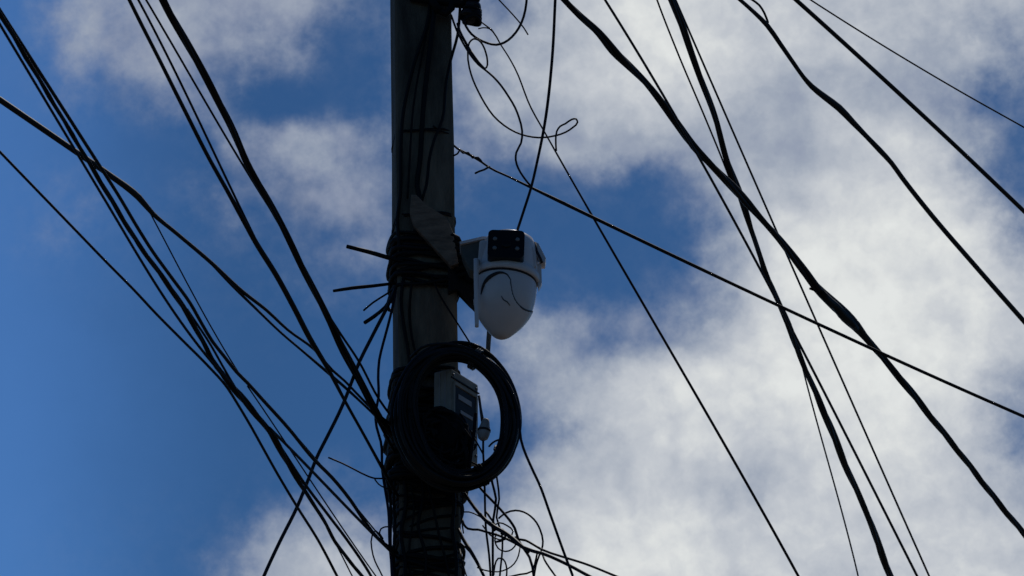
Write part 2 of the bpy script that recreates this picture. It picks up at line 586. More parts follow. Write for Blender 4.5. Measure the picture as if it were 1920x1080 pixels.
def box(bm, x0, x1, y0, y1, z0, z1):
    vs = [bm.verts.new((x, y, z)) for x in (x0, x1) for y in (y0, y1) for z in (z0, z1)]
    for f in ((0, 1, 3, 2), (4, 6, 7, 5), (0, 4, 5, 1), (2, 3, 7, 6), (0, 2, 6, 4), (1, 5, 7, 3)):
        bm.faces.new([vs[i] for i in f])
    return vs


def bevel(bm, w, seg=2):
    bmesh.ops.bevel(bm, geom=list(bm.edges), offset=w, segments=seg, profile=.6, affect='EDGES')


def xform(bm, mat, verts=None):
    bmesh.ops.transform(bm, matrix=mat, verts=verts or list(bm.verts))


def prism(bm, poly, thick):
    """poly: list of world points (front outline); extruded away from the street by thick (Vector)."""
    a = [bm.verts.new(p) for p in poly]
    b = [bm.verts.new(p + thick) for p in poly]
    bm.faces.new(a)
    bm.faces.new(b[::-1])
    for i in range(len(a)):
        j = (i + 1) % len(a)
        bm.faces.new((a[i], b[i], b[j], a[j]))


def lathe(bm, prof, sides=48, mat=None):
    rings = []
    verts = []
    for r, z in prof:
        if r < 1e-6:
            vv = [bm.verts.new((0, 0, z))]
        else:
            vv = [bm.verts.new((r * math.cos(2 * math.pi * k / sides), r * math.sin(2 * math.pi * k / sides), z)) for k in range(sides)]
        rings.append(vv)
        verts += vv
    for A, B in zip(rings, rings[1:]):
        for k in range(sides):
            k2 = (k + 1) % sides
            if len(A) == 1 and len(B) == 1:
                continue
            if len(A) == 1:
                bm.faces.new((A[0], B[k2], B[k]))
            elif len(B) == 1:
                bm.faces.new((A[k], A[k2], B[0]))
            else:
                bm.faces.new((A[k], A[k2], B[k2], B[k]))
    for e, rev in ((rings[0], True), (rings[-1], False)):
        if len(e) > 1:
            bm.faces.new(e[::-1] if rev else e)
    if mat is not None:
        xform(bm, mat, verts)
    return verts


# ------------------------------------------------------------ the street
def ground():
    bm = bmesh.new()
    s = 3000
    vs = [bm.verts.new((x, y, 0)) for x, y in ((-s, -s), (s, -s), (s, s), (-s, s))]
    bm.faces.new(vs)
    o = link('ground', bm, 'asphalt')
    o['kind'] = 'structure'
    bm = bmesh.new()
    box(bm, -40, 40, 5.3, 9.5, 0.004, .13)
    bevel(bm, .015, 1)
    o = link('pavement', bm, 'pavement')
    o['kind'] = 'structure'


ground()

# ------------------------------------------------------------ the pole
PY = 6.5                                    # front face of the pole
PW = .134
YAW = R(7)
LEAN = .0240                                # metres to the left per metre of height
POLE_D = ('y', PY - .01)


def pole_cx(z):
    c = at_y(794.5, 540, PY)
    return c.x - (z - c.z) * LEAN


def pole_pt(z, ang, off):
    """point round the (rounded square) pole: ang 0 = towards the street, off = clearance."""
    h = PW / 2 + off
    c, s = math.cos(ang), math.sin(ang)
    k = h / ((abs(c) ** 5 + abs(s) ** 5) ** (1 / 5))
    lx, ly = k * s, -k * c
    cy = PY + PW / 2
    return Vector((pole_cx(z) + lx * math.cos(YAW) - ly * math.sin(YAW) * -1 * -1, cy + lx * math.sin(YAW) + ly * math.cos(YAW), z))


def build_pole():
    t = thing('utility_pole', 'tall dark weathered square concrete utility pole carrying the dome camera and cables', 'utility pole', (pole_cx(0), PY + PW / 2, 0))
    bm = bmesh.new()
    zs = [-.4 + i * .2 for i in range(44)]
    rings = []
    for z in zs:
        ring = []
        for sx, sy in ((-1, -1), (1, -1), (1, 1), (-1, 1)):
            for cx, cy in (((1, .93), (.93, 1)) if sx * sy > 0 else ((.93, 1), (1, .93))):
                lx, ly = sx * cx * PW / 2, sy * cy * PW / 2
                jit = .0012
                ring.append(bm.verts.new((pole_cx(z) + lx * math.cos(YAW) - ly * math.sin(YAW) + random.uniform(-jit, jit),
                                          PY + PW / 2 + lx * math.sin(YAW) + ly * math.cos(YAW) + random.uniform(-jit, jit), z)))
        rings.append(ring)
    for A, B in zip(rings, rings[1:]):
        for k in range(8):
            bm.faces.new((A[k], A[(k + 1) % 8], B[(k + 1) % 8], B[k]))
    bm.faces.new(rings[0][::-1]); bm.faces.new(rings[-1])
    link('shaft', bm, 'concrete', t, origin=t.location)
    # pyramid cap
    z = zs[-1]
    bm = bmesh.new()
    b = [bm.verts.new((pole_cx(z) + x, PY + PW / 2 + y, z + .001)) for x, y in ((-.08, -.08), (.08, -.08), (.08, .08), (-.08, .08))]
    b2 = [bm.verts.new(v.co + Vector((0, 0, .03))) for v in b]
    ap = bm.verts.new((pole_cx(z), PY + PW / 2, z + .09))
    bm.faces.new(b[::-1])
    for i in range(4):
        j = (i + 1) % 4
        bm.faces.new((b[i], b[j], b2[j], b2[i]))
        bm.faces.new((b2[i], b2[j], ap))
    link('cap', bm, 'concrete', t, origin=t.location)


build_pole()


def z_at(py):
    return at_y(795, py, PY).z


def lashing(name, label, cat, bands, mat='cable'):
    """turns of cable wound round the pole; bands: (py0, py1, turns, off0, off1, r, tilt)"""
    bm = bmesh.new()
    for py0, py1, turns, off0, off1, r, tilt in bands:
        for i in range(turns):
            py = py0 + (py1 - py0) * (i + random.random() * .8) / max(1, turns)
            z = z_at(py)
            off = random.uniform(off0, off1)
            tl = random.uniform(-tilt, tilt)
            ph = random.uniform(0, 6.28)
            pts = []
            for k in range(41):
                a = k / 40 * 2 * math.pi * 1.04 + ph
                pts.append(pole_pt(z + tl * math.sin(a + ph) + .004 * math.sin(3 * a + i), a, off + .003 * math.sin(2 * a + ph)))
            tube(bm, pts, r * random.uniform(.8, 1.15), 7)
    o = link(name, bm, mat, None, True, origin=pole_pt(z_at(bands[0][0]), 0, 0))
    return tag(o, label, cat)


lashing('wire_tie', 'thin wire tie wound round the pole above the camera, higher of the two', 'wire tie', [(242, 248, 2, .002, .003, .0016, .006)], 'wire')
lashing('wire_tie', 'wire tie round the pole just above the slanted mounting board', 'wire tie', [(400, 408, 2, .002, .004, .0020, .004)], 'wire')
lashing('cable_lashing', 'black cable turns strapped round the pole beside the dome camera', 'cable wrap', [(438, 535, 19, .003, .012, .0048, .012)])
lashing('cable_lashing', 'thick mass of black cable wound round the pole beside the hanging coil', 'cable wrap', [(690, 800, 14, .004, .014, .0045, .03), (770, 905, 34, .004, .022, .0052, .02)])
lashing('cable_lashing', 'loose black cable turns round the pole below the coil', 'cable wrap', [(905, 960, 8, .003, .008, .004, .02), (935, 1110, 9, .002, .008, .0030, .05), (1000, 1110, 9, .002, .007, .0045, .03)])

# cables running down the front of the pole
F1 = ('y', PY - .012)
F2 = ('y', PY - .022)
G = 'cables running down the face of the pole'
for lab, pts, w in [
  ('leftmost long black cable running down the pole face from the top clamp', [(806, -40), (804, 28), (776, 121), (757, 205), (751, 304), (751, 356), (745, 412), (750, 470)], 7),
  ('thickest black cable running straight down the middle of the pole face', [(818, -30), (813, 31), (804, 107), (794, 197), (787, 304), (782, 348), (789, 382), (778, 440)], 10),
  ('wavy cable leaving the clamp, crossing in front of the right pole edge', [(864, -10), (862, 25), (858, 65), (845, 113), (836, 158), (829, 225), (815, 259), (804, 304), (800, 345), (790, 378)], 6),
  ('thin cable on the pole face between the two thicker ones', [(809, 20), (790, 110), (775, 200), (768, 300), (764, 372)], 4),
  ('cable running from the camera strapping down to the coil, nearer the left pole edge', [(757, 520), (752, 560), (757, 610), (766, 660), (770, 700)], 7),
  ('slim cable curving from the camera strapping to the top of the coil', [(773, 520), (768, 580), (772, 630), (780, 665)], 5),
  ('thin wire slanting off the right pole edge below the camera bracket', [(808, 515), (822, 548), (852, 597), (868, 622), (887, 652)], 3.5),
  ('cable hugging the left edge of the pole below the coil', [(744, 870), (738, 930), (741, 990), (738, 1040), (745, 1120)], 6),
  ('cable on the lower pole face right of centre', [(800, 895), (812, 950), (825, 1010), (838, 1060), (850, 1130)], 5),
  ('thick dark cable down the lower pole face hugging the right edge', [(846, 890), (852, 940), (848, 990), (856, 1050), (852, 1130)], 8),
 ('pair like dark cable down the lower pole face left third', [(756, 885), (762, 940), (752, 1000), (760, 1060), (756, 1130)], 8),
 ('crooked dark cable down the very middle of the lower pole face', [(788, 880), (794, 930), (784, 985), (798, 1040), (790, 1130)], 7),
 ('faint thin cable on the lower pole face left of centre', [(770, 900), (776, 960), (768, 1020), (772, 1120)], 4)]:
    wire('pole_cable', lab, 'cable', pts, w, F1, F1, G, 'cable', wob=.004)

# top clamp and spool insulator
def top_hardware():
    o = at_y(872, 20, PY - .02)
    t = thing('insulator_bracket', 'black bracket with spool insulators at the top right of the pole', 'insulator', o)
    bm = bmesh.new()
    a = at_y(800, 0, PY - .012)
    tube(bm, [at_y(770, -6, PY - .012), at_y(812, 0, PY - .014), at_y(850, 6, PY - .016), at_y(872, 8, PY - .02)], .011, 8)
    tube(bm, [at_y(806, -30, PY - .012), at_y(812, 4, PY - .02), at_y(824, 20, PY - .025)], .010, 8)
    tube(bm, [at_y(824, 20, PY - .02), at_y(836, 26, PY - .022), at_y(846, 16, PY - .02), at_y(850, -8, PY - .02)], .009, 8)
    link('bracket', bm, 'metal_black', t, True, origin=o)
    for cx, cy, rr in ((882, 22, .021), (888, -14, .022)):
        bm = bmesh.new()
        prof = [(0, -.024), (rr * .9, -.024), (rr, -.018), (rr, -.010), (rr * .62, -.004), (rr * .62, .004), (rr, .010), (rr, .018), (rr * .9, .024), (0, .024)]
        lathe(bm, prof, 24, Matrix.Translation(at_y(cx, cy, PY - .02)) @ Matrix.Rotation(R(18), 4, 'Y') @ Matrix.Rotation(R(-14), 4, 'X'))
        link('spool', bm, 'ceramic', t, True, origin=o)
    bm = bmesh.new()
    for k in range(5):
        c = at_y(885, 20 + k * 5, PY - .02)
        pts = [c + Vector((math.cos(a) * .020, math.sin(a) * .020, .004 * math.sin(a * 2 + k))) for a in [i / 16 * 6.4 for i in range(17)]]
        tube(bm, pts, .004, 6)
    link('binding_wire', bm, 'cable', t, True, origin=o)


top_hardware()

# slanted mounting board
def mounting_board():
    Y = PY - .017
    poly = [(771, 364), (782, 366), (803, 388), (838, 408), (850, 436), (860, 494), (846, 499), (812, 462), (776, 424), (768, 398)]
    bm = bmesh.new()
    prism(bm, [at_y(x, y, Y - .012) for x, y in poly], Vector((0, .020, 0)))
    bevel(bm, .0025, 2)
    o = link('mounting_board', bm, 'board', origin=at_y(815, 430, Y))
    tag(o, 'pale weathered board fixed slantwise across the pole left of the dome camera', 'board')


mounting_board()

# ------------------------------------------------------------ the dome camera
def ptz():
    Y = PY - .12
    base = at_y(952, 500, Y)
    t = thing('security_camera', 'white dome security camera with two lenses and antennas hung on the pole', 'security camera', base)
    px = base.y / ray(952, 500).y / FPX      # metres per pixel here
    T0 = Matrix.Translation(base)
    tilt = Matrix.Rotation(R(5), 4, 'Y')     # collar leans to the right
    # collar plane is at py ~ 520
    W = T0 @ tilt
    z = lambda p: p * px / math.cos(PITCH)   # pixels up -> metres of height
    # upper housing
    bm = bmesh.new()
    lathe(bm, [(0, z(56)), (36 * px, z(55)), (44 * px, z(51)), (50 * px, z(40)), (54 * px, z(18)), (57.5 * px, z(-4)), (58.2 * px, z(-12)), (61 * px, z(-14)), (62.5 * px, z(-19)), (62 * px, z(-25)), (60 * px, z(-27)), (56.5 * px, z(-26)), (0, z(-26))], 56, W)
    link('housing', bm, 'white', t, True, origin=base)
    bm = bmesh.new()
    lathe(bm, [(0, z(-25.5)), (56.3 * px, z(-25.5)), (56.3 * px, z(-30)), (0, z(-29))], 56, W)
    link('collar_seam', bm, 'seam', t, True, origin=base)
    # lower ball: egg shape with a blunt tip, one half shell standing proud along an S seam
    key = [(55.5, -28.5), (57.5, -34), (58.2, -46), (57.4, -60), (55, -73), (50.5, -86), (43.5, -98), (34.5, -109.5), (24.5, -120), (16, -127.5), (8.5, -131.5), (0, -132.5)]
    kk = catmull(key, 1.6)
    prof = [(0, z(-28.5))] + [(max(0, r_) * px, z(h_)) for r_, h_ in kk]
    bm = bmesh.new()
    lathe(bm, prof, 160, W)
    seam = [(890, 560), (907, 546), (910, 530), (920, 516), (935, 509), (949, 512), (957, 524), (959, 540), (963, 556), (972, 571), (985, 581), (1000, 584), (1030, 575)]
    seam_c = catmull([(float(q[0]), float(q[1])) for q in seam], 5)

    def to_px(p):
        r = p - EYE
        f = r.dot(FWD)
        return 960 + r.dot(RIGHT) / f * FPX, 540 - r.dot(UP) / f * FPX
    ctr = W @ Vector((0, 0, z(-60)))
    for v_ in bm.verts:
        x_, y_ = to_px(v_.co)
        if (v_.co - ctr).dot(FWD) > .03:
            continue
        best = min(range(len(seam_c) - 1), key=lambda i: (seam_c[i][0] - x_) ** 2 + (seam_c[i][1] - y_) ** 2)
        (ax, ay), (bx, by) = seam_c[best], seam_c[best + 1]
        side = (bx - ax) * (y_ - ay) - (by - ay) * (x_ - ax)      # > 0: below / left of the seam
        dd = math.hypot(ax - x_, ay - y_)
        if side > 0:
            k_ = min(1, dd / 2.5)
            out = (v_.co - ctr)
            v_.co += out.normalized() * .0022 * k_ * min(1, max(0, (y_ - 500) / 12))
    tree = BVHTree.FromBMesh(bm)
    link('dome', bm, 'white', t, True, origin=base)

    def on_dome(x, y, off):
        d = ray(x, y).normalized()
        h, n, _, _ = tree.ray_cast(EYE, d)
        if h is None:
            return None
        if n.dot(d) > 0:
            n = -n
        return h + n * off
    for pts, m_ in (([(902, 552, 2.5), (906, 538, 6), (914, 524, 8.5), (926, 515, 7.5), (939, 511, 5), (950, 514, 3), (957, 524, 2)], 'seam'),  # seam start, thickened into a dark crescent for the shadow under the collar
                    ([(957, 524, 2.4), (959, 540, 2.2), (963, 556, 2.4), (972, 571, 3), (985, 581, 3.8), (998, 584, 3.4), (1007, 581, 2.4)], 'shade'),  # rest of the seam, grey colour standing in for shade in its recess
                    ([(940, 555, 1.5), (944, 562, 2.4), (951, 566, 2.4), (956, 573, 1.5)], 'shade')):
        cp = catmull([tuple(map(float, q)) for q in pts], 3)
        P3 = [(q, w_) for q, w_ in ((on_dome(a, b, .0001), w_) for a, b, w_ in cp) if q]
        bm = bmesh.new()
        tube(bm, [q for q, _ in P3], [w_ * .5 * px for _, w_ in P3], 7)
        link('shell_seam_shade', bm, m_, t, True, origin=base)
    # lens panel: rounded slab with four lamps and two lenses
    pc = at_y(949, 457, Y - .082)
    Wp = Matrix.Translation(pc) @ Matrix.Rotation(R(2), 4, 'Y') @ Matrix.Rotation(R(-6), 4, 'X')
    bm = bmesh.new()
    w2, h2, r = 34 * px, 27 * px / math.cos(PITCH), 9 * px
    poly = []
    for cx, cz, a0 in ((w2 - r, h2 - r, 0), (-w2 + r, h2 - r, 90), (-w2 + r, -h2 + r, 180), (w2 - r, -h2 + r, 270)):
        for k in range(7):
            a = R(a0 + k * 15)
            poly.append(Vector((cx + r * math.cos(a), 0, cz + r * math.sin(a))))
    prism(bm, poly, Vector((0, .046, 0)))
    xform(bm, Wp)
    pan = link('lens_panel', bm, 'panel', t, False, origin=base)
    for lx, lz in ((-21, 10), (21, 10), (-21, -10), (21, -10)):
        bm = bmesh.new()
        lathe(bm, [(0, .0025), (3.6 * px, .002), (4.4 * px, -.001), (0, -.001)], 18, Wp @ Matrix.Translation((lx * px, 0, lz * px)) @ Matrix.Rotation(R(90), 4, 'X'))
        link('lamp', bm, 'led', pan, True, origin=base)
    for lx in (0,):
        bm = bmesh.new()
        lathe(bm, [(0, .003), (7 * px, .0025), (9 * px, .0015), (10 * px, -.001), (0, -.001)], 24, Wp @ Matrix.Translation((lx * px, 0, 0)) @ Matrix.Rotation(R(90), 4, 'X'))
        link('lens', bm, 'panel', pan, True, origin=base)
    # arm plate towards the pole
    bm = bmesh.new()
    prism(bm, [at_y(x, y, Y + .02) for x, y in ((862, 455), (905, 446), (925, 448), (925, 490), (895, 512), (880, 505), (868, 480))], Vector((0, .045, 0)))
    bevel(bm, .003, 2)
    link('mount_arm', bm, 'arm_grey', t, origin=base)
    bm = bmesh.new()
    prism(bm, [at_y(x, y, Y + .012) for x, y in ((862, 453), (905, 443), (922, 444), (922, 448), (905, 448), (863, 457.5))], Vector((0, .055, 0)))
    link('arm_cover', bm, 'white', t, origin=base)
    bm = bmesh.new()
    prism(bm, [at_y(x, y, Y - .035) for x, y in ((899, 452), (906, 449), (914, 452), (915, 500), (902, 506), (895, 500))], Vector((0, .04, 0)))
    bevel(bm, .003, 2)
    link('cheek', bm, 'white', t, origin=base)
    bm = bmesh.new()
    prism(bm, [at_y(x, y, Y - .035) for x, y in ((983, 449), (993, 452), (1004, 470), (1006, 500), (990, 499), (984, 490))], Vector((0, .04, 0)))
    bevel(bm, .003, 2)
    link('cheek', bm, 'white', t, origin=base)
    # side tabs on the right
    bm = bmesh.new()
    prism(bm, [at_y(x, y, Y - .01) for x, y in ((1002, 452), (1010, 456), (1024, 484), (1022, 492), (1012, 492), (1004, 474))], Vector((0, .035, 0)))
    bevel(bm, .002, 2)
    link('hinge_cover', bm, 'white', t, origin=base)
    bm = bmesh.new()
    tube(bm, [at_y(1003, 455, Y - .015), at_y(1006, 470, Y - .018), at_y(1014, 486, Y - .018), at_y(1016, 493, Y - .012)], .003, 7)
    link('hinge_clip', bm, 'seam', t, True, origin=base)
    bm = bmesh.new()
    prism(bm, [at_y(x, y, Y - .005) for x, y in ((1008, 494), (1015, 494), (1016, 530), (1010, 541), (1007, 528))], Vector((0, .02, 0)))
    bevel(bm, .0015, 2)
    link('side_rib', bm, 'white', t, origin=base)
    # antennas
    for pts in ([(893, 486, 10), (893, 520, 9.6), (893.5, 560, 9), (894, 600, 8), (894, 613, 7)],
                [(922, 560, 10), (919, 605, 9.5), (916, 640, 9), (914.5, 672, 8), (914, 690, 7)]):
        yy = Y - .05 if pts[0][0] < 900 else Y + .10
        P, rr = run(pts, 7, ('y', yy), ('y', yy))
        bm = bmesh.new()
        tube(bm, P, rr, 12)
        link('antenna', bm, 'white' if pts[0][0] < 900 else 'arm_grey', t, True, origin=base)
    # knuckle of the left antenna
    bm = bmesh.new()
    tube(bm, [at_y(898, 492, Y - .01), at_y(893, 490, Y - .05)], .0062, 12)
    link('antenna_knuckle', bm, 'white_old', t, True, origin=base)
    # black bracket carrying the camera on the pole
    bm = bmesh.new()
    prism(bm, [at_y(x, y, PY - .01) for x, y in ((838, 432), (856, 446), (868, 476), (892, 500), (905, 530), (916, 600), (905, 592), (880, 566), (858, 538), (840, 548))], Vector((0, .03, 0)))
    bevel(bm, .004, 2)
    link('pole_bracket', bm, 'metal_black', t, origin=base)
    bm = bmesh.new()
    tube(bm, [at_y(880, 520, PY - .005), at_y(905, 515, Y + .05), at_y(925, 505, Y + .03)], .016, 12)
    link('bracket_arm', bm, 'metal_black', t, True, origin=base)
    # black straps round bracket
    bm = bmesh.new()
    for k in range(7):
        x0, y0 = 846 + k * 4.2, 440 + k * 12
        tube(bm, [at_y(x0 - 12, y0 + 6, PY - .016), at_y(x0 + 2, y0 + 1, PY - .026), at_y(x0 + 16, y0 + 12, PY - .018)], .0055, 6)
    link('strap', bm, 'tape', t, True, origin=base)


ptz()

# ------------------------------------------------------------ meter box and things by the coil
def meter_box():
    Y = PY - .075
    c = at_y(846, 690, Y)
    t = thing('meter_box', 'small pale grey box strapped to the pole inside the cable coil', 'meter box', c)
    fa = R(-32)       # face A runs left and back
    fb = R(58)        # face B runs right and back
    px = (Y / ray(846, 690).y) / FPX
    A = Vector((-math.cos(fa), -math.sin(fa), 0)) * (31 * px / math.cos(fa))
    A = Vector((-math.cos(R(32)), math.sin(R(32)), 0)) * (33 * px / math.cos(R(32)))
    B = Vector((math.cos(fb), math.sin(fb), 0)) * (50 * px / math.cos(fb))
    H = Vector((0, 0, -150 * px / math.cos(PITCH)))
    bm = bmesh.new()
    top = [c, c + B, c + A + B, c + A]
    prism(bm, top, H)
    bevel(bm, .004, 2)
    link('case', bm, 'box', t, origin=c)
    nB = Vector((math.sin(fb), -math.cos(fb), 0))

    def on_b(u, v, off):
        return c + B * u + H * v + nB * off
    bm = bmesh.new()
    prism(bm, [on_b(.10, .20, .003), on_b(.86, .20, .003), on_b(.86, .62, .003), on_b(.10, .62, .003)], nB * -.0025)
    link('window', bm, 'box_window', t, origin=c)
    bm = bmesh.new()
    for v0, v1 in ((.15, .19), (.63, .67)):
        prism(bm, [on_b(.06, v0, .005), on_b(.90, v0, .005), on_b(.90, v1, .005), on_b(.06, v1, .005)], nB * -.0045)
    for u0, u1 in ((.04, .09), (.87, .92)):
        prism(bm, [on_b(u0, .192, .005), on_b(u1, .192, .005), on_b(u1, .628, .005), on_b(u0, .628, .005)], nB * -.0045)
    link('window_frame', bm, 'box', t, origin=c)
    bm = bmesh.new()
    prism(bm, [on_b(.22, .28, .0045), on_b(.70, .28, .0045), on_b(.70, .34, .0045), on_b(.22, .34, .0045)], nB * -.0012)
    link('label', bm, 'white_old', t, origin=c)
    bm = bmesh.new()
    prism(bm, [on_b(.30, .46, .0045), on_b(.74, .46, .0045), on_b(.74, .50, .0045), on_b(.30, .50, .0045)], nB * -.0012)
    link('label', bm, 'white_old', t, origin=c)
    for u_, v_ in ((.07, .07), (.92, .07), (.07, .9), (.92, .9)):
        bm = bmesh.new()
        p0 = on_b(u_, v_, 0)
        tube(bm, [p0, p0 + nB * .003], .0032, 10)
        link('screw', bm, 'steel', t, True, origin=c)
    bm = bmesh.new()
    prism(bm, [on_b(-.01, .105, .0032), on_b(1.005, .105, .0032), on_b(1.005, .118, .0032), on_b(-.01, .118, .0032)], nB * -.003)
    link('lid_seam', bm, 'seam', t, origin=c)
    nA = Vector((-math.sin(R(32)), -math.cos(R(32)), 0))
    bm = bmesh.new()
    for u in (.3, .62):
        a0 = c + A * u + nA * .0012
        prism(bm, [a0 + H * .02, a0 + A * .06 + H * .02, a0 + A * .06 + H * .95, a0 + H * .95], nA * -.001)
    link('rib', bm, 'white_old', t, origin=c)


meter_box()


def blob(name, label, cat, cx, cy, rx, ry, Y, mat, amp=.25, thick=.05):
    bm = bmesh.new()
    bmesh.ops.create_icosphere(bm, subdivisions=4, radius=1)
    c = at_y(cx, cy, Y)
    px = (Y / ray(cx, cy).y) / FPX
    for v in bm.verts:
        n = mnoise.noise(v.co * 2.3 + Vector((cx, cy, 0))) * amp + mnoise.noise(v.co * 6) * amp * .3
        q = v.co * (1 + n)
        v.co = Vector((q.x * rx * px, q.y * thick, q.z * ry * px / math.cos(PITCH)))
    xform(bm, Matrix.Translation(c))
    o = link(name, bm, mat, None, True, origin=c)
    return tag(o, label, cat)


def hanging_tangle():
    """black cable slack bunched under the meter box"""
    bm = bmesh.new()
    c = at_y(838, 815, PY - .05)
    px = 1.2e-3
    for i in range(60):
        cx = 826 + random.uniform(-34, 22)
        cy = 830 + random.uniform(-26, 30)
        rx = random.uniform(20, 46)
        ry = random.uniform(16, 42)
        ph = random.uniform(0, 6.28)
        pts = []
        for k in range(25):
            a = k / 24 * 6.0 + ph
            pts.append(at_y(cx + rx * math.cos(a) + 3 * math.sin(3 * a + i), cy + ry * math.sin(a) + 12 * math.cos(a) , PY - .05 + .03 * math.sin(a + i) + random.uniform(-.002, .002)))
        tube(bm, pts, random.uniform(.0035, .006), 6)
    o = link('cable_slack', bm, 'cable', None, True, origin=c)
    tag(o, 'dense black bunch of slack cable under the grey box on the pole', 'cable bunch')


hanging_tangle()
blob('splice_closure', 'black taped lump of cable joints at the lower left of the coil', 'cable splice', 838, 822, 36, 46, PY - .055, 'tape', .3, .035)

# ------------------------------------------------------------ the coil
def coil():
    c = at_y(862, 783, PY - .11)
    t = thing('cable_coil', 'large round coil of thick black cable hanging from the pole under the camera', 'cable coil', c)
    bm = bmesh.new()
    # ring centreline (pixels): ellipse, slightly leaning
    def ring(a, k, ph):
        rx, ry = 98 + k[0], 119 + k[0]
        x = rx * math.cos(a)
        y = ry * math.sin(a)
        th = R(-10)
        return 858 + x * math.cos(th) - y * math.sin(th) + k[1], 782 + x * math.sin(th) + y * math.cos(th) + k[2]
    n = 46
    for i in range(n):
        ang = random.uniform(0, 6.28)
        rr = math.sqrt(random.random())
        if i % 8 == 3:
            rr = 1.35
        k = (rr * math.cos(ang) * 12.5, random.uniform(-4, 4), random.uniform(-4, 4))
        loose = random.uniform(-16, 16)
        off = rr * math.sin(ang) * .022
        ph = random.uniform(0, 6.28)
        pts = []
        for j in range(97):
            a = j / 96 * 2 * math.pi + ph
            kk = (k[0] + loose * max(0, -math.cos(a + .3)) ** 2 + 3.2 * math.sin(2 * a + i) + 1.2 * math.sin(5 * a + i * 2), k[1], k[2])
            x, y = ring(a, kk, ph)
            pts.append(at_y(x, y, PY - .105 + off + .004 * math.sin(3 * a + i) - .00 * x))
        tube(bm, pts, .0044, 7)
    link('winding', bm, 'coil', t, True, origin=c)
    # tape ties
    for a in (R(-58), R(75)):
        bm = bmesh.new()
        x, y = ring(a, (0, 0, 0), 0)
        x2, y2 = ring(a + .05, (0, 0, 0), 0)
        p = at_y(x, y, PY - .105)
        d = (at_y(x2, y2, PY - .105) - p).normalized()
        u = d.orthogonal().normalized()
        v = d.cross(u)
        for s in range(3):
            pts = [p + d * (.005 * s - .005) + (u * math.cos(q) + v * math.sin(q)) * .0235 for q in [i / 20 * 6.4 for i in range(21)]]
            tube(bm, pts, .0024, 6)
        link('tie', bm, 'grey_wire' if a < 0 else 'tape', t, True, origin=c)


coil()
YC = ('y', PY - .12)
YB = ('y', PY - .07)
wire('drop_cable', 'black cable looping round the outside of the coil then dropping to the lower right', 'cable',
     [(770, 670), (790, 652), (818, 645), (858, 647), (897, 663), (931, 692), (958, 729), (972, 771), (977, 825), (1000, 884), (1010, 905), (1032, 965), (1057, 1035), (1074, 1080), (1092, 1130)], 5.5, YC, ('y', PY - .5), mat='cable', ext1=1.2)
wire('cable_end', 'short curled cable end poking into the coil from the right, upper one', 'cable end', [(917, 837), (924, 830), (934, 825), (945, 824)], 4, YB, YC)
wire('cable_end', 'short curled cable end poking into the coil from the right, lower one', 'cable end', [(930, 836), (927, 843), (933, 848), (946, 846)], 5, YB, YC)


def pendant():
    Y = PY - .07
    c = at_y(908, 806, Y)
    t = thing('pendant_sensor', 'small grey bulb shaped fitting hanging on a wire inside the coil', 'fitting', c)
    bm = bmesh.new()
    k = 1.2e-3
    lathe(bm, [(0, 22 * k), (6 * k, 21 * k), (8 * k, 14 * k), (9 * k, 8 * k), (11 * k, 2 * k), (11.5 * k, -8 * k), (9 * k, -17 * k), (4 * k, -21 * k), (0, -22 * k)], 24, Matrix.Translation(c) @ Matrix.Rotation(R(8), 4, 'Y'))
    link('bulb', bm, 'white_old', t, True, origin=c)
    bm = bmesh.new()
    lathe(bm, [(0, 1 * k), (12.2 * k, 1 * k), (12.2 * k, -3 * k), (0, -3 * k)], 24, Matrix.Translation(c) @ Matrix.Rotation(R(8), 4, 'Y'))
    link('ring', bm, 'seam', t, True, origin=c)
    bm = bmesh.new()
    P, rr = run([(898, 742, 5), (901, 765, 5), (905, 790, 7)], 5, ('y', Y), ('y', Y))
    tube(bm, P, rr, 8)
    link('stem', bm, 'grey_wire', t, True, origin=c)


pendant()
G = 'wires hanging inside and below the coil'
for lab, pts, w in [
 ('thin wire dropping straight from the bulb shaped fitting to the frame bottom', [(906, 826), (906, 850), (908, 885), (909, 925), (911, 990), (917, 1040), (922, 1130)], 4.5),
 ('short thick wire hanging left of the bulb fitting inside the coil', [(892, 775), (889, 810), (884, 846), (879, 882)], 7),
 ('thin wire slanting from the meter box to the hanging wire inside the coil', [(885, 815), (893, 828), (905, 850)], 3.5),
 ('thin wire crossing the bottom of the coil opening', [(856, 857), (878, 864), (905, 876)], 3.5),
 ('wire dropping from the coil bottom, running close beside the fitting wire', [(920, 886), (923, 905), (930, 935), (925, 973), (924, 1030), (925, 1130)], 5),
 ('wavy wire dropping from the coil bottom, rightmost of the hanging three', [(930, 886), (933, 905), (936, 936), (931, 970), (941, 1001), (942, 1030), (939, 1060), (933, 1130)], 4),
 ('hair thin wire hanging by the right pole edge below the coil', [(866, 900), (867, 950), (866, 975), (869, 1000)], 3)]:
    wire('hanging_wire', lab, 'wire', pts, w, YB, YB, G, 'wire', wob=.01, ext1=(.9 if pts[-1][1] > 1100 else 0))

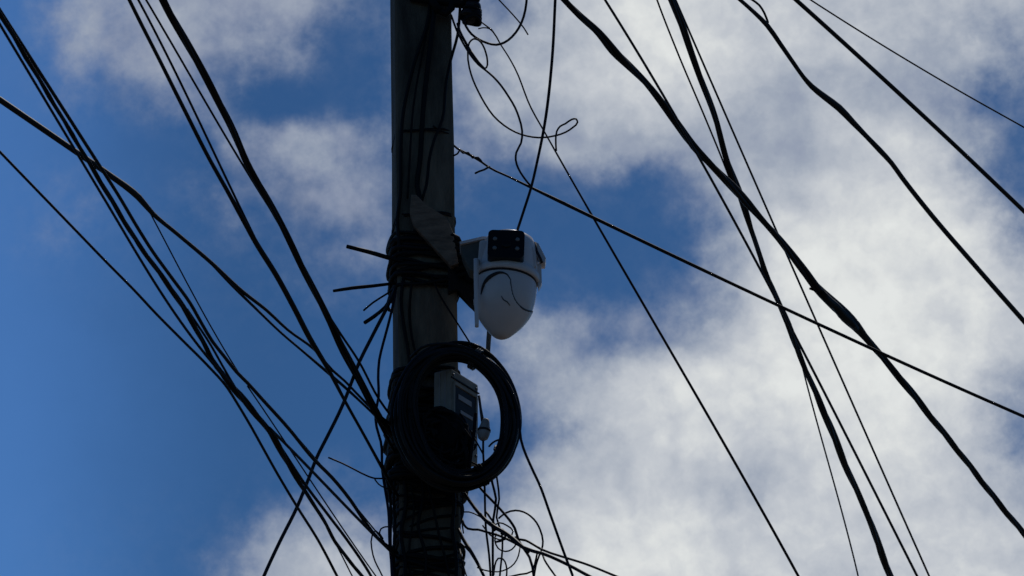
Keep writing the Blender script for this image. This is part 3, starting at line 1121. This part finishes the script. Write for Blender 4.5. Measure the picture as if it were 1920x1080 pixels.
# ------------------------------------------------------------ cable ends sticking out on the left of the pole
G = 'cut cable ends sticking out left of the pole'
for lab, pts, w in [
 ('thick cut cable end sticking out left of the pole, topmost of the five', [(650, 462, 8), (690, 472, 9), (734, 485, 9), (760, 492, 8)], 9),
 ('long cut cable end pointing left from the pole, lightly bowed, second from the top', [(625, 545.5, 6), (660, 540, 7.5), (700, 536, 7), (740, 531, 6)], 7),
 ('thin cut cable end curving down left from the pole, third from the top', [(682, 582), (700, 567), (722, 553), (742, 540)], 4),
 ('stout short cable end pointing down left from the pole', [(684, 605, 8), (702, 593, 8), (722, 576, 7), (742, 545, 6)], 8)]:
    wire('cable_end', lab, 'cable end', pts, w, ('y', PY - .06), ('y', PY - .005), G, 'cable')

# ------------------------------------------------------------ left family: from the pole overhead, towards the viewer's left
OC = 'overhead cables on the left of the pole'
PL = ('y', PY)
HL = 2.95
E = 6.0


def left(name, label, pts, w, H=HL, mat='cable', n=1, end=PL, group=OC, ext1=0.0, pitch=.16, ext0=E, start=None):
    return wire(name, label, 'cable', pts, w, start or ('h', H), end, group, mat, n, ext0=ext0, ext1=ext1, pitch=pitch)


left('overhead_cable', 'thickest twisted black cable descending from the top left to the pole', [(270, -78, 13), (306, 0, 13), (357, 93, 13), (399, 169, 12.5), (433, 236, 12), (462, 304, 11.5), (497, 365, 11.5), (540, 446, 11), (574, 515, 11), (607, 580, 11), (640, 645, 11), (672, 708, 11), (700, 762, 12), (722, 798, 12), (745, 830, 11)], 12, 3.0, n=3, pitch=.9)
left('overhead_cable', 'second strand splitting off the thickest left cable just before the pole', [(600, 566), (640, 628), (672, 676), (711, 749), (742, 792)], 5, 2.75, ext0=0, start=('on', 'thickest twisted black cable descending'))
left('overhead_cable', 'strand sagging under the thickest left cable and bending down at the pole', [(612, 596), (640, 660), (669, 712), (692, 757), (718, 806), (745, 858)], 6, 2.70, ext0=0, start=('on', 'thickest twisted black cable descending'))
left('overhead_wire', 'thin wire joining the thickest left cable from its left side', [(232, -70), (272, 0), (317, 76), (371, 160), (424, 253), (448, 304), (480, 353), (507, 392)], 4, 3.03, 'wire', end=('on', 'thickest twisted black cable descending'))
left('overhead_cable', 'medium black cable from the top left edge down to the pole below the coil', [(228, -30, 7), (261, 37, 7), (295, 104, 7), (343, 200, 7.5), (396, 304, 7.5), (427, 359, 8), (455, 410, 9), (483, 460, 10), (517, 514, 10), (551, 576, 10), (582, 636, 10), (616, 693, 8), (647, 752, 6), (680, 811, 5.5), (720, 884, 6), (745, 930, 6)], 8, 2.85)
left('overhead_wire', 'thin wire merging into the medium left cable halfway down', [(232, -50), (261, 6), (314, 104), (362, 200), (407, 304), (438, 361), (462, 412), (480, 450)], 4.5, 2.9, 'wire', end=('on', 'medium black cable'))
left('overhead_cable', 'thick cable entering at mid left and running diagonally to the pole, upper strand', [(150, 290, 11), (205, 328, 11), (260, 370, 12), (286, 400, 9), (329, 436, 7.5), (393, 490, 7.5), (455, 547, 7), (500, 582, 6), (540, 619, 5), (590, 656, 5), (624, 695, 5), (647, 715, 4.5), (669, 738, 4.5), (703, 772, 5), (745, 806, 5)], 7, 2.62, n=1)
left('overhead_cable', 'lower strand of the diagonal mid left cable, parting near the pole', [(394, 492, 5), (436, 536, 6), (481, 580, 5.5), (528, 625, 5), (568, 659, 5), (602, 688, 6), (652, 731, 6), (680, 757, 5), (709, 785, 5), (745, 823, 6)], 5, 2.46, ext0=0, start=('on', 'upper strand'))
left('overhead_cable', 'upper cable of the tangled left bundle, running on to the pole foot', [(180, 300), (222, 366), (260, 430), (286, 471), (323, 522), (357, 569), (378, 606), (399, 641), (421, 669), (444, 698), (464, 718), (492, 749), (540, 802), (590, 863), (624, 897), (658, 939), (686, 981), (709, 1010), (745, 1037)], 6.5, 2.5, n=1)
left('overhead_wire', 'very thin wire hanging from the diagonal mid left cable to the bundle below', [(280, 396), (303, 442), (323, 480), (357, 539), (393, 606), (412, 642), (430, 675), (452, 706)], 3, 2.6, 'wire_blue', end=('on', 'upper cable of the tangled'), ext0=0, start=('on', 'upper strand'))
left('overhead_cable', 'thick twisted middle cable of the tangled left bundle', [(176, 320, 8), (218, 390, 8), (260, 458, 8), (286, 494, 8), (320, 541, 9), (351, 588, 9), (380, 640, 8), (408, 690, 9), (433, 722, 10), (450, 742, 12), (472, 768, 11), (500, 802, 9), (514, 822, 11), (540, 868, 10), (571, 920, 7), (602, 967, 6), (630, 1018, 6), (680, 1082, 6), (705, 1115, 6), (760, 1220, 6), (795, 1290, 6)], 8, 2.45, n=3, pitch=.34, end=PL)
left('overhead_wire', 'thin lower wire of the tangled left bundle joining at the first knot', [(170, 330), (215, 408), (260, 483), (300, 541), (330, 590), (362, 634), (404, 694), (436, 722)], 5, 2.42, 'wire', end=('on', 'thick twisted middle'))
left('overhead_wire', 'wire inside the tangled left bundle visible between the two knots', [(351, 580), (399, 648), (418, 690), (433, 722), (452, 742), (470, 760), (488, 790)], 5, 2.3, 'wire', end=('on', 'thick twisted middle'), ext0=0, start=('on', 'thick twisted middle'))
left('overhead_cable', 'lowest cable from the left edge, slipping under the bundle and off the bottom', [(140, 430), (200, 492), (260, 553), (283, 578), (343, 639), (388, 684), (427, 728), (444, 755), (472, 802), (492, 838), (520, 888), (557, 950), (596, 1012), (633, 1082), (655, 1125), (720, 1260), (795, 1400)], 5, 2.4, end=PL)
left('overhead_wire', 'slim wire leaving the second knot of the left bundle towards the pole', [(505, 802), (523, 822), (554, 852), (582, 880), (624, 922), (675, 976), (697, 1001), (745, 1046)], 6, 2.07, 'wire', ext0=0, start=('on', 'thick twisted middle'))
left('overhead_wire', 'wire leaving below the second knot, running parallel inside the lower left', [(534, 850), (568, 903), (610, 958), (652, 1014), (692, 1074), (712, 1110), (760, 1300), (795, 1360)], 6, 2.0, 'wire', ext0=0, start=('on', 'thick twisted middle'))
left('overhead_wire', 'hair thin blue wire through the upper right side of the left bundle', [(464, 724), (500, 776), (531, 820), (556, 862), (576, 894), (610, 945), (652, 1001), (706, 1082), (730, 1115), (760, 1300), (795, 1360)], 3, 2.15, 'wire_blue', ext0=0, start=('on', 'thick twisted middle'))
left('overhead_wire', 'short hair thin wire at the bottom left of the pole among the bundle', [(618, 1000), (633, 1027), (648, 1054), (661, 1082), (680, 1115), (760, 1300), (795, 1360)], 3, 1.95, 'wire', ext0=0, start=('on', 'thick twisted middle'))
left('overhead_wire', 'second wire running beside the upper edge of the bundle to the pole foot', [(488, 742), (530, 792), (570, 838), (605, 872), (640, 912), (668, 952), (690, 988), (720, 1015)], 3, 2.1, 'wire', ext0=0, start=('on', 'upper cable of the tangled'))
wire('rising_wire', 'wire rising steeply from the bottom left, crossing the others to the pole', 'wire',
     [(470, 1145), (495, 1080), (525, 1015), (557, 951), (582, 889), (593, 860), (614, 818), (635, 776), (647, 749), (664, 704), (675, 676), (693, 640), (709, 609), (725, 578), (742, 540)], 6.5, ('h', 2.0), ('y', PY - .03), mat='cable', ext0=2)
wire('slack_wire', 'slack wire bowing down along the left edge of the pole', 'wire',
     [(742, 545), (736, 575), (727, 612), (718, 645), (711, 675), (709, 710), (710, 743), (704, 775), (706, 800), (714, 828), (717, 884), (721, 911), (728, 956), (731, 1029), (737, 1080), (740, 1130)], 5.5, ('y', PY - .01), ('y', PY - .03), mat='wire_blue', wob=.03)
wire('loose_wire', 'thin loose wire with a free end pointing left of the pole', 'wire', [(616, 858), (640, 868), (664, 880), (690, 893), (703, 897), (722, 897), (742, 902)], 3.5, ('y', PY - .15), ('y', PY - .01), mat='wire_blue')
wire('loose_wire', 'short thin wire between the slack wire and the pole left edge', 'wire', [(703, 899), (710, 908), (720, 914), (740, 920)], 3, ('y', PY - .08), ('y', PY - .01), mat='wire_blue')
wire('loose_wire', 'thin open loop of wire at the bottom left of the pole', 'wire', [(736, 988), (722, 988), (714, 992), (712, 1003), (718, 1010), (704, 995), (698, 1003), (697, 1029), (703, 1052), (712, 1070), (724, 1095)], 3.2, ('y', PY - .02), ('y', PY - .06), mat='wire_blue')
wire('slack_wire', 'black cable pressed along the lower left pole edge', 'wire', [(716, 870), (729, 915), (733, 960), (732, 1010), (734, 1060), (738, 1130)], 6, ('y', PY - .01), ('y', PY - .02), mat='cable')

# ------------------------------------------------------------ right family
OR = 'overhead cables on the right of the pole'


def right(name, label, pts, w, H, mat='cable', n=1, ext0=E, ext1=12.0, pitch=.3, H1=None, extra=None, start=None, end=None):
    return wire(name, label, 'cable', pts, w, ('on', start) if start else ('h', H), ('on', end) if end else ('h', H1 or H), OR, mat, n, ext0=ext0, ext1=ext1, pitch=pitch, extra=extra)


right('overhead_cable', 'heavy wavy black cable crossing the bright cloud, from above the camera to the lower right', [(1000, -62, 10), (1059, 0, 10), (1090, 32, 11), (1122, 62, 13), (1150, 94, 15), (1180, 124, 13), (1210, 155, 11), (1240, 191, 12), (1270, 232, 13), (1298, 272, 13), (1329, 304, 11), (1352, 328, 12), (1371, 348, 14), (1391, 370, 15), (1425, 407, 10), (1462, 449, 11), (1490, 486, 14), (1512, 513, 14), (1532, 539, 15), (1560, 568, 18), (1584, 592, 21), (1604, 610, 17), (1624, 633, 12), (1645, 659, 11), (1668, 686, 11), (1690, 712, 12), (1740, 775, 11), (1800, 850, 10), (1870, 940, 10), (1940, 1025, 10)], 12, 3.35, n=3, pitch=.9,
      extra=[([(1519, 541, 5), (1534, 546, 7), (1552, 560, 8)], 6, ('h', 3.35), ('h', 3.35)), ([(1540, 548, 13), (1556, 566, 17), (1566, 573, 15), (1580, 590, 19), (1592, 600, 16), (1606, 616, 12)], 14, ('h', 3.35), ('h', 3.35))])
right('overhead_cable', 'thinner cable meeting the heavy wavy cable near the top, then joining the steep one', [(1105, -47), (1134, 0), (1179, 73), (1210, 128), (1236, 172), (1262, 214), (1290, 262), (1312, 304), (1345, 357), (1377, 407), (1404, 454), (1427, 493), (1455, 550), (1482, 620), (1497, 648), (1518, 684), (1546, 735), (1582, 806), (1619, 884), (1630, 914), (1690, 1025), (1725, 1090)], 4.8, 3.3, 'wire')
right('overhead_cable', 'steep straight heavy cable crossing the wavy one, leaving at the bottom right', [(1236, -56, 11), (1259, 0, 11), (1277, 45, 12), (1293, 90, 11), (1314, 147, 10.5), (1335, 203, 10), (1363, 300, 10), (1388, 368, 12), (1414, 446, 8), (1433, 505, 9), (1448, 540, 9), (1462, 573, 9), (1478, 606, 11), (1492, 648, 10), (1505, 680, 9), (1518, 710, 9), (1536, 752, 11), (1554, 794, 12), (1573, 842, 12), (1591, 886, 11), (1612, 932, 10), (1630, 973, 10), (1650, 1030, 12), (1670, 1082, 11), (1700, 1160, 10)], 11, 3.5, n=3, pitch=1.1)
right('overhead_wire', 'thin wire running just left of the steep heavy cable at the top', [(1215, -50), (1231, 0), (1270, 96), (1321, 217), (1355, 304), (1372, 345)], 3.3, 3.5, 'wire', ext1=0, end='steep straight heavy')
right('overhead_wire', 'thin wire running right of the steep heavy cable and crossing the wavy cable', [(1254, -30), (1273, 17), (1312, 107), (1363, 214), (1397, 304), (1428, 370), (1459, 444), (1487, 500), (1512, 552), (1529, 600), (1542, 632), (1574, 701), (1605, 776), (1632, 835), (1659, 886), (1690, 962), (1722, 1040), (1760, 1120)], 3.8, 3.7, 'wire')
right('overhead_wire', 'faint grey wire peeling off the steep heavy cable low on the right', [(1505, 690), (1516, 730), (1526, 776), (1542, 830), (1557, 884), (1566, 905), (1585, 985), (1608, 1082), (1622, 1140)], 3, 3.5, 'grey_wire', ext0=0, start='steep straight heavy')
right('overhead_cable', 'long black cable with a lazy bend across the grey cloud at top right', [(1330, -50, 7), (1388, 0, 7), (1415, 24, 7.5), (1439, 48, 9), (1463, 82, 8.5), (1490, 121, 8), (1507, 145, 8), (1523, 163, 10), (1548, 183, 12), (1574, 203, 13), (1600, 230, 11), (1625, 256, 9), (1650, 282, 10), (1672, 306, 9), (1690, 331, 9), (1740, 395, 9), (1830, 500, 9), (1940, 625, 9)], 9, 3.8,
      extra=[([(1365, -35), (1398, -8), (1411, 0), (1424, 10), (1433, 24), (1440, 42)], 4.5, ('h', 3.78), ('h', 3.79))])
right('overhead_cable', 'straight black cable across the top right corner below the hair thin wire', [(1420, -65), (1490, 0), (1560, 62), (1595, 92), (1630, 121), (1660, 150), (1690, 179), (1780, 265), (1940, 415)], 8, 4.0)
right('overhead_wire', 'hair thin wire closest to the top right corner', [(1455, -43), (1518, 0), (1588, 42), (1640, 75), (1690, 108), (1790, 165), (1940, 250)], 3, 4.2, 'wire')
wire('service_cable', 'cable tied to the pole running down right across the blue gap and bright cloud', 'cable',
     [(812, 236, 3), (824, 245, 3), (840, 262, 3.5), (858, 279, 4), (880, 290, 5), (903, 304, 4), (917, 314, 4), (955, 332, 4), (996, 352, 5), (1040, 374, 6.5), (1094, 400, 6.5), (1170, 436, 6.5), (1240, 469, 6.5), (1293, 494, 6.5), (1377, 534, 6), (1459, 573, 6), (1529, 603, 6), (1580, 628, 6), (1633, 655, 6), (1690, 681, 6), (1800, 728, 6), (1940, 790, 6)], 6, ('y', PY - .01), ('h', 3.2), mat='cable', ext1=4,
     extra=[([(891, 325), (899, 321), (908, 318), (918, 312)], 4, ('y', PY + .0), ('y', PY + .02)),
            ([(850, 292), (858, 288), (862, 282), (868, 287), (878, 286), (886, 296), (896, 295), (905, 306)], 3.5, ('y', PY - .02), ('y', PY + .01))])
wire('service_cable', 'long thin slanting wire from the insulator through the blue gap to the bottom', 'cable',
     [(896, 34, 2.6), (903, 42, 2.6), (922, 56, 3), (939, 84, 2.6), (952, 104, 2.6), (965, 127, 2.8), (996, 203, 3), (1024, 248, 3), (1055, 304, 3.4), (1080, 352, 3.6), (1105, 399, 4), (1150, 475, 4.4), (1224, 604, 4.6), (1298, 724, 4.8), (1383, 870, 5), (1405, 917, 5), (1450, 1000, 5), (1495, 1080, 5), (1540, 1160, 5)], 4, ('y', PY - .02), ('h', 2.7), mat='wire', ext1=3)
wire('camera_cable', 'upright power cable dropping from the top edge onto the dome camera', 'cable',
     [(1044, -140, 6.5), (1043, -50, 6.5), (1041, 0, 6), (1035, 113, 6), (1021, 234, 6), (1007, 304, 5.5), (996, 351, 5.5), (983, 392, 5.5), (970, 432, 5.5)], 6, ('y', PY - .3), ('y', PY - .11), mat='wire', ext0=4)
G = 'loose looped wires right of the upper pole'
for lab, pts, w, e in [
 ('wide open loop hanging from the insulator at the top of the pole', [(846, -120), (900, -135), (955, -110), (984, -60), (988, -20), (987, 5), (982, 31), (973, 52), (960, 69), (945, 80), (930, 84), (914, 81), (898, 74), (884, 64), (874, 50), (868, 36)], 5, 0),
 ('short straight wire end crossing the wide open loop', [(870, -62), (900, -42), (922, -18), (936, 0), (953, 18), (970, 37), (982, 52), (990, 65)], 3, 0),
 ('wire twisting from the insulator, bowing right and ending at the camera cable', [(846, 28), (856, 56), (869, 82), (883, 104), (897, 121), (911, 132), (925, 144), (940, 161), (953, 180), (966, 202), (973, 220), (979, 245), (977, 268), (968, 286), (967, 300), (972, 316), (981, 331), (996, 350)], 4.4, 0),
 ('large teardrop loop ending in a small hook right of the pole', [(895, 116), (905, 128), (912, 127), (914, 115), (911, 99), (905, 84), (897, 75), (888, 73), (880, 80), (877, 96), (880, 127), (887, 150), (897, 172), (909, 194), (925, 217), (945, 235), (967, 248), (988, 255), (1010, 258), (1043, 254), (1060, 248), (1074, 239), (1083, 229), (1080, 223), (1072, 224), (1060, 232), (1050, 237), (1044, 246), (1042, 262), (1043, 283)], 3.8, 0),
 ('thick dark kink of wire between the insulator and the loops', [(858, 44), (862, 58), (872, 78), (884, 98), (898, 118), (908, 129)], 5.5, 0),
 ('thin tail of wire just right of the spool insulator', [(897, 54), (906, 52), (918, 54), (926, 62)], 2.6, 0)]:
    wire('looped_wire', lab, 'wire', pts, w, ('y', PY - .03), ('y', PY - .07), G, 'wire', wob=.02)

# ------------------------------------------------------------ tangle at the lower right of the pole
G = 'tangled wires at the lower right of the pole'
Y0, Y1 = ('y', PY - .01), ('y', PY - .10)
for lab, pts, w, far in [
 ('thickest cable of the lower tangle, slanting right off the bottom edge', [(852, 893, 6), (869, 922, 7), (890, 952, 7), (911, 976, 8), (930, 990, 9), (945, 998, 9), (964, 1012, 9), (982, 1027, 8), (1018, 1038, 7), (1063, 1058, 7), (1108, 1082, 7), (1190, 1120, 7)], 8, 1),
 ('cable curving from the coil bottom down through the tangle', [(888, 898), (903, 918), (920, 936), (939, 956), (955, 975), (965, 990), (973, 1015), (983, 1030), (993, 1045), (1001, 1082), (1004, 1120)], 5.5, 0),
 ('cable leaving the pole level, dipping into the knot of the tangle', [(866, 972), (870, 984), (877, 991), (897, 993), (914, 998), (935, 1004), (953, 1012), (975, 1024), (992, 1036)], 5, 0),
 ('upper of the two cables running from the tangle to the bottom right', [(940, 1000), (970, 1011), (985, 1013), (998, 1020), (1015, 1030), (1052, 1043), (1094, 1056), (1159, 1082), (1240, 1114)], 5, 1),
 ('largest round loop of wire arching over the lower tangle', [(935, 972), (948, 962), (967, 957), (982, 960), (995, 968), (1006, 980), (1013, 994), (1018, 1015), (1016, 1030), (1011, 1042), (1005, 1060), (1001, 1085)], 4, 0),
 ('wire curling down from the tangle right of the big loop', [(1016, 1036), (1021, 1050), (1029, 1063), (1043, 1082), (1060, 1110)], 4, 0),
 ('small nearly round loop hanging in the knot of the tangle', [(930, 1000), (928, 1014), (934, 1028), (947, 1034), (960, 1030), (968, 1018), (966, 1006)], 3.2, 0),
 ('small oval loop low in the tangle at the bottom edge', [(926, 1078), (928, 1060), (934, 1047), (943, 1048), (949, 1060), (950, 1078), (946, 1095)], 3.5, 0),
 ('stout cable leaving the pole low down towards the bottom edge', [(860, 992, 6), (868, 1010, 7), (878, 1026, 8), (892, 1050, 7), (908, 1082, 6), (920, 1110, 6)], 7, 0),
 ('wide thin arc swinging back under the tangle to the pole side', [(975, 1026), (972, 1042), (964, 1057), (951, 1067), (934, 1072), (908, 1069), (895, 1064)], 3, 0),
 ('hair thin arc high above the knot beside the pole', [(868, 960), (880, 960), (897, 967), (908, 974), (918, 984)], 3, 0),
 ('bent wire closing the bottom right of the tangle', [(948, 1083), (975, 1077), (998, 1071), (1003, 1056), (1007, 1038)], 3.8, 0),
 ('thin wire fanning from the pole to the bottom edge, leftmost', [(862, 1030), (866, 1048), (870, 1065), (878, 1090)], 3, 0),
 ('thin wire fanning from the pole to the bottom edge, rightmost', [(864, 1018), (880, 1034), (893, 1052), (902, 1066), (912, 1090)], 3.2, 0),
 ('kinked wire in the middle of the tangle knot', [(912, 960), (920, 972), (928, 985), (924, 996), (935, 990), (948, 1000), (944, 1012), (930, 1016)], 4.5, 0),
 ('loose curl of wire around the middle of the knot', [(905, 985), (918, 1002), (936, 1012), (955, 1008), (962, 996), (950, 985), (935, 980), (922, 990)], 3.2, 0)]:
    wire('tangled_wire', lab, 'wire', pts, w, Y0, (('y', PY - .45) if far else Y1), G, 'wire', wob=.02, ext1=(2.5 if far else 0))
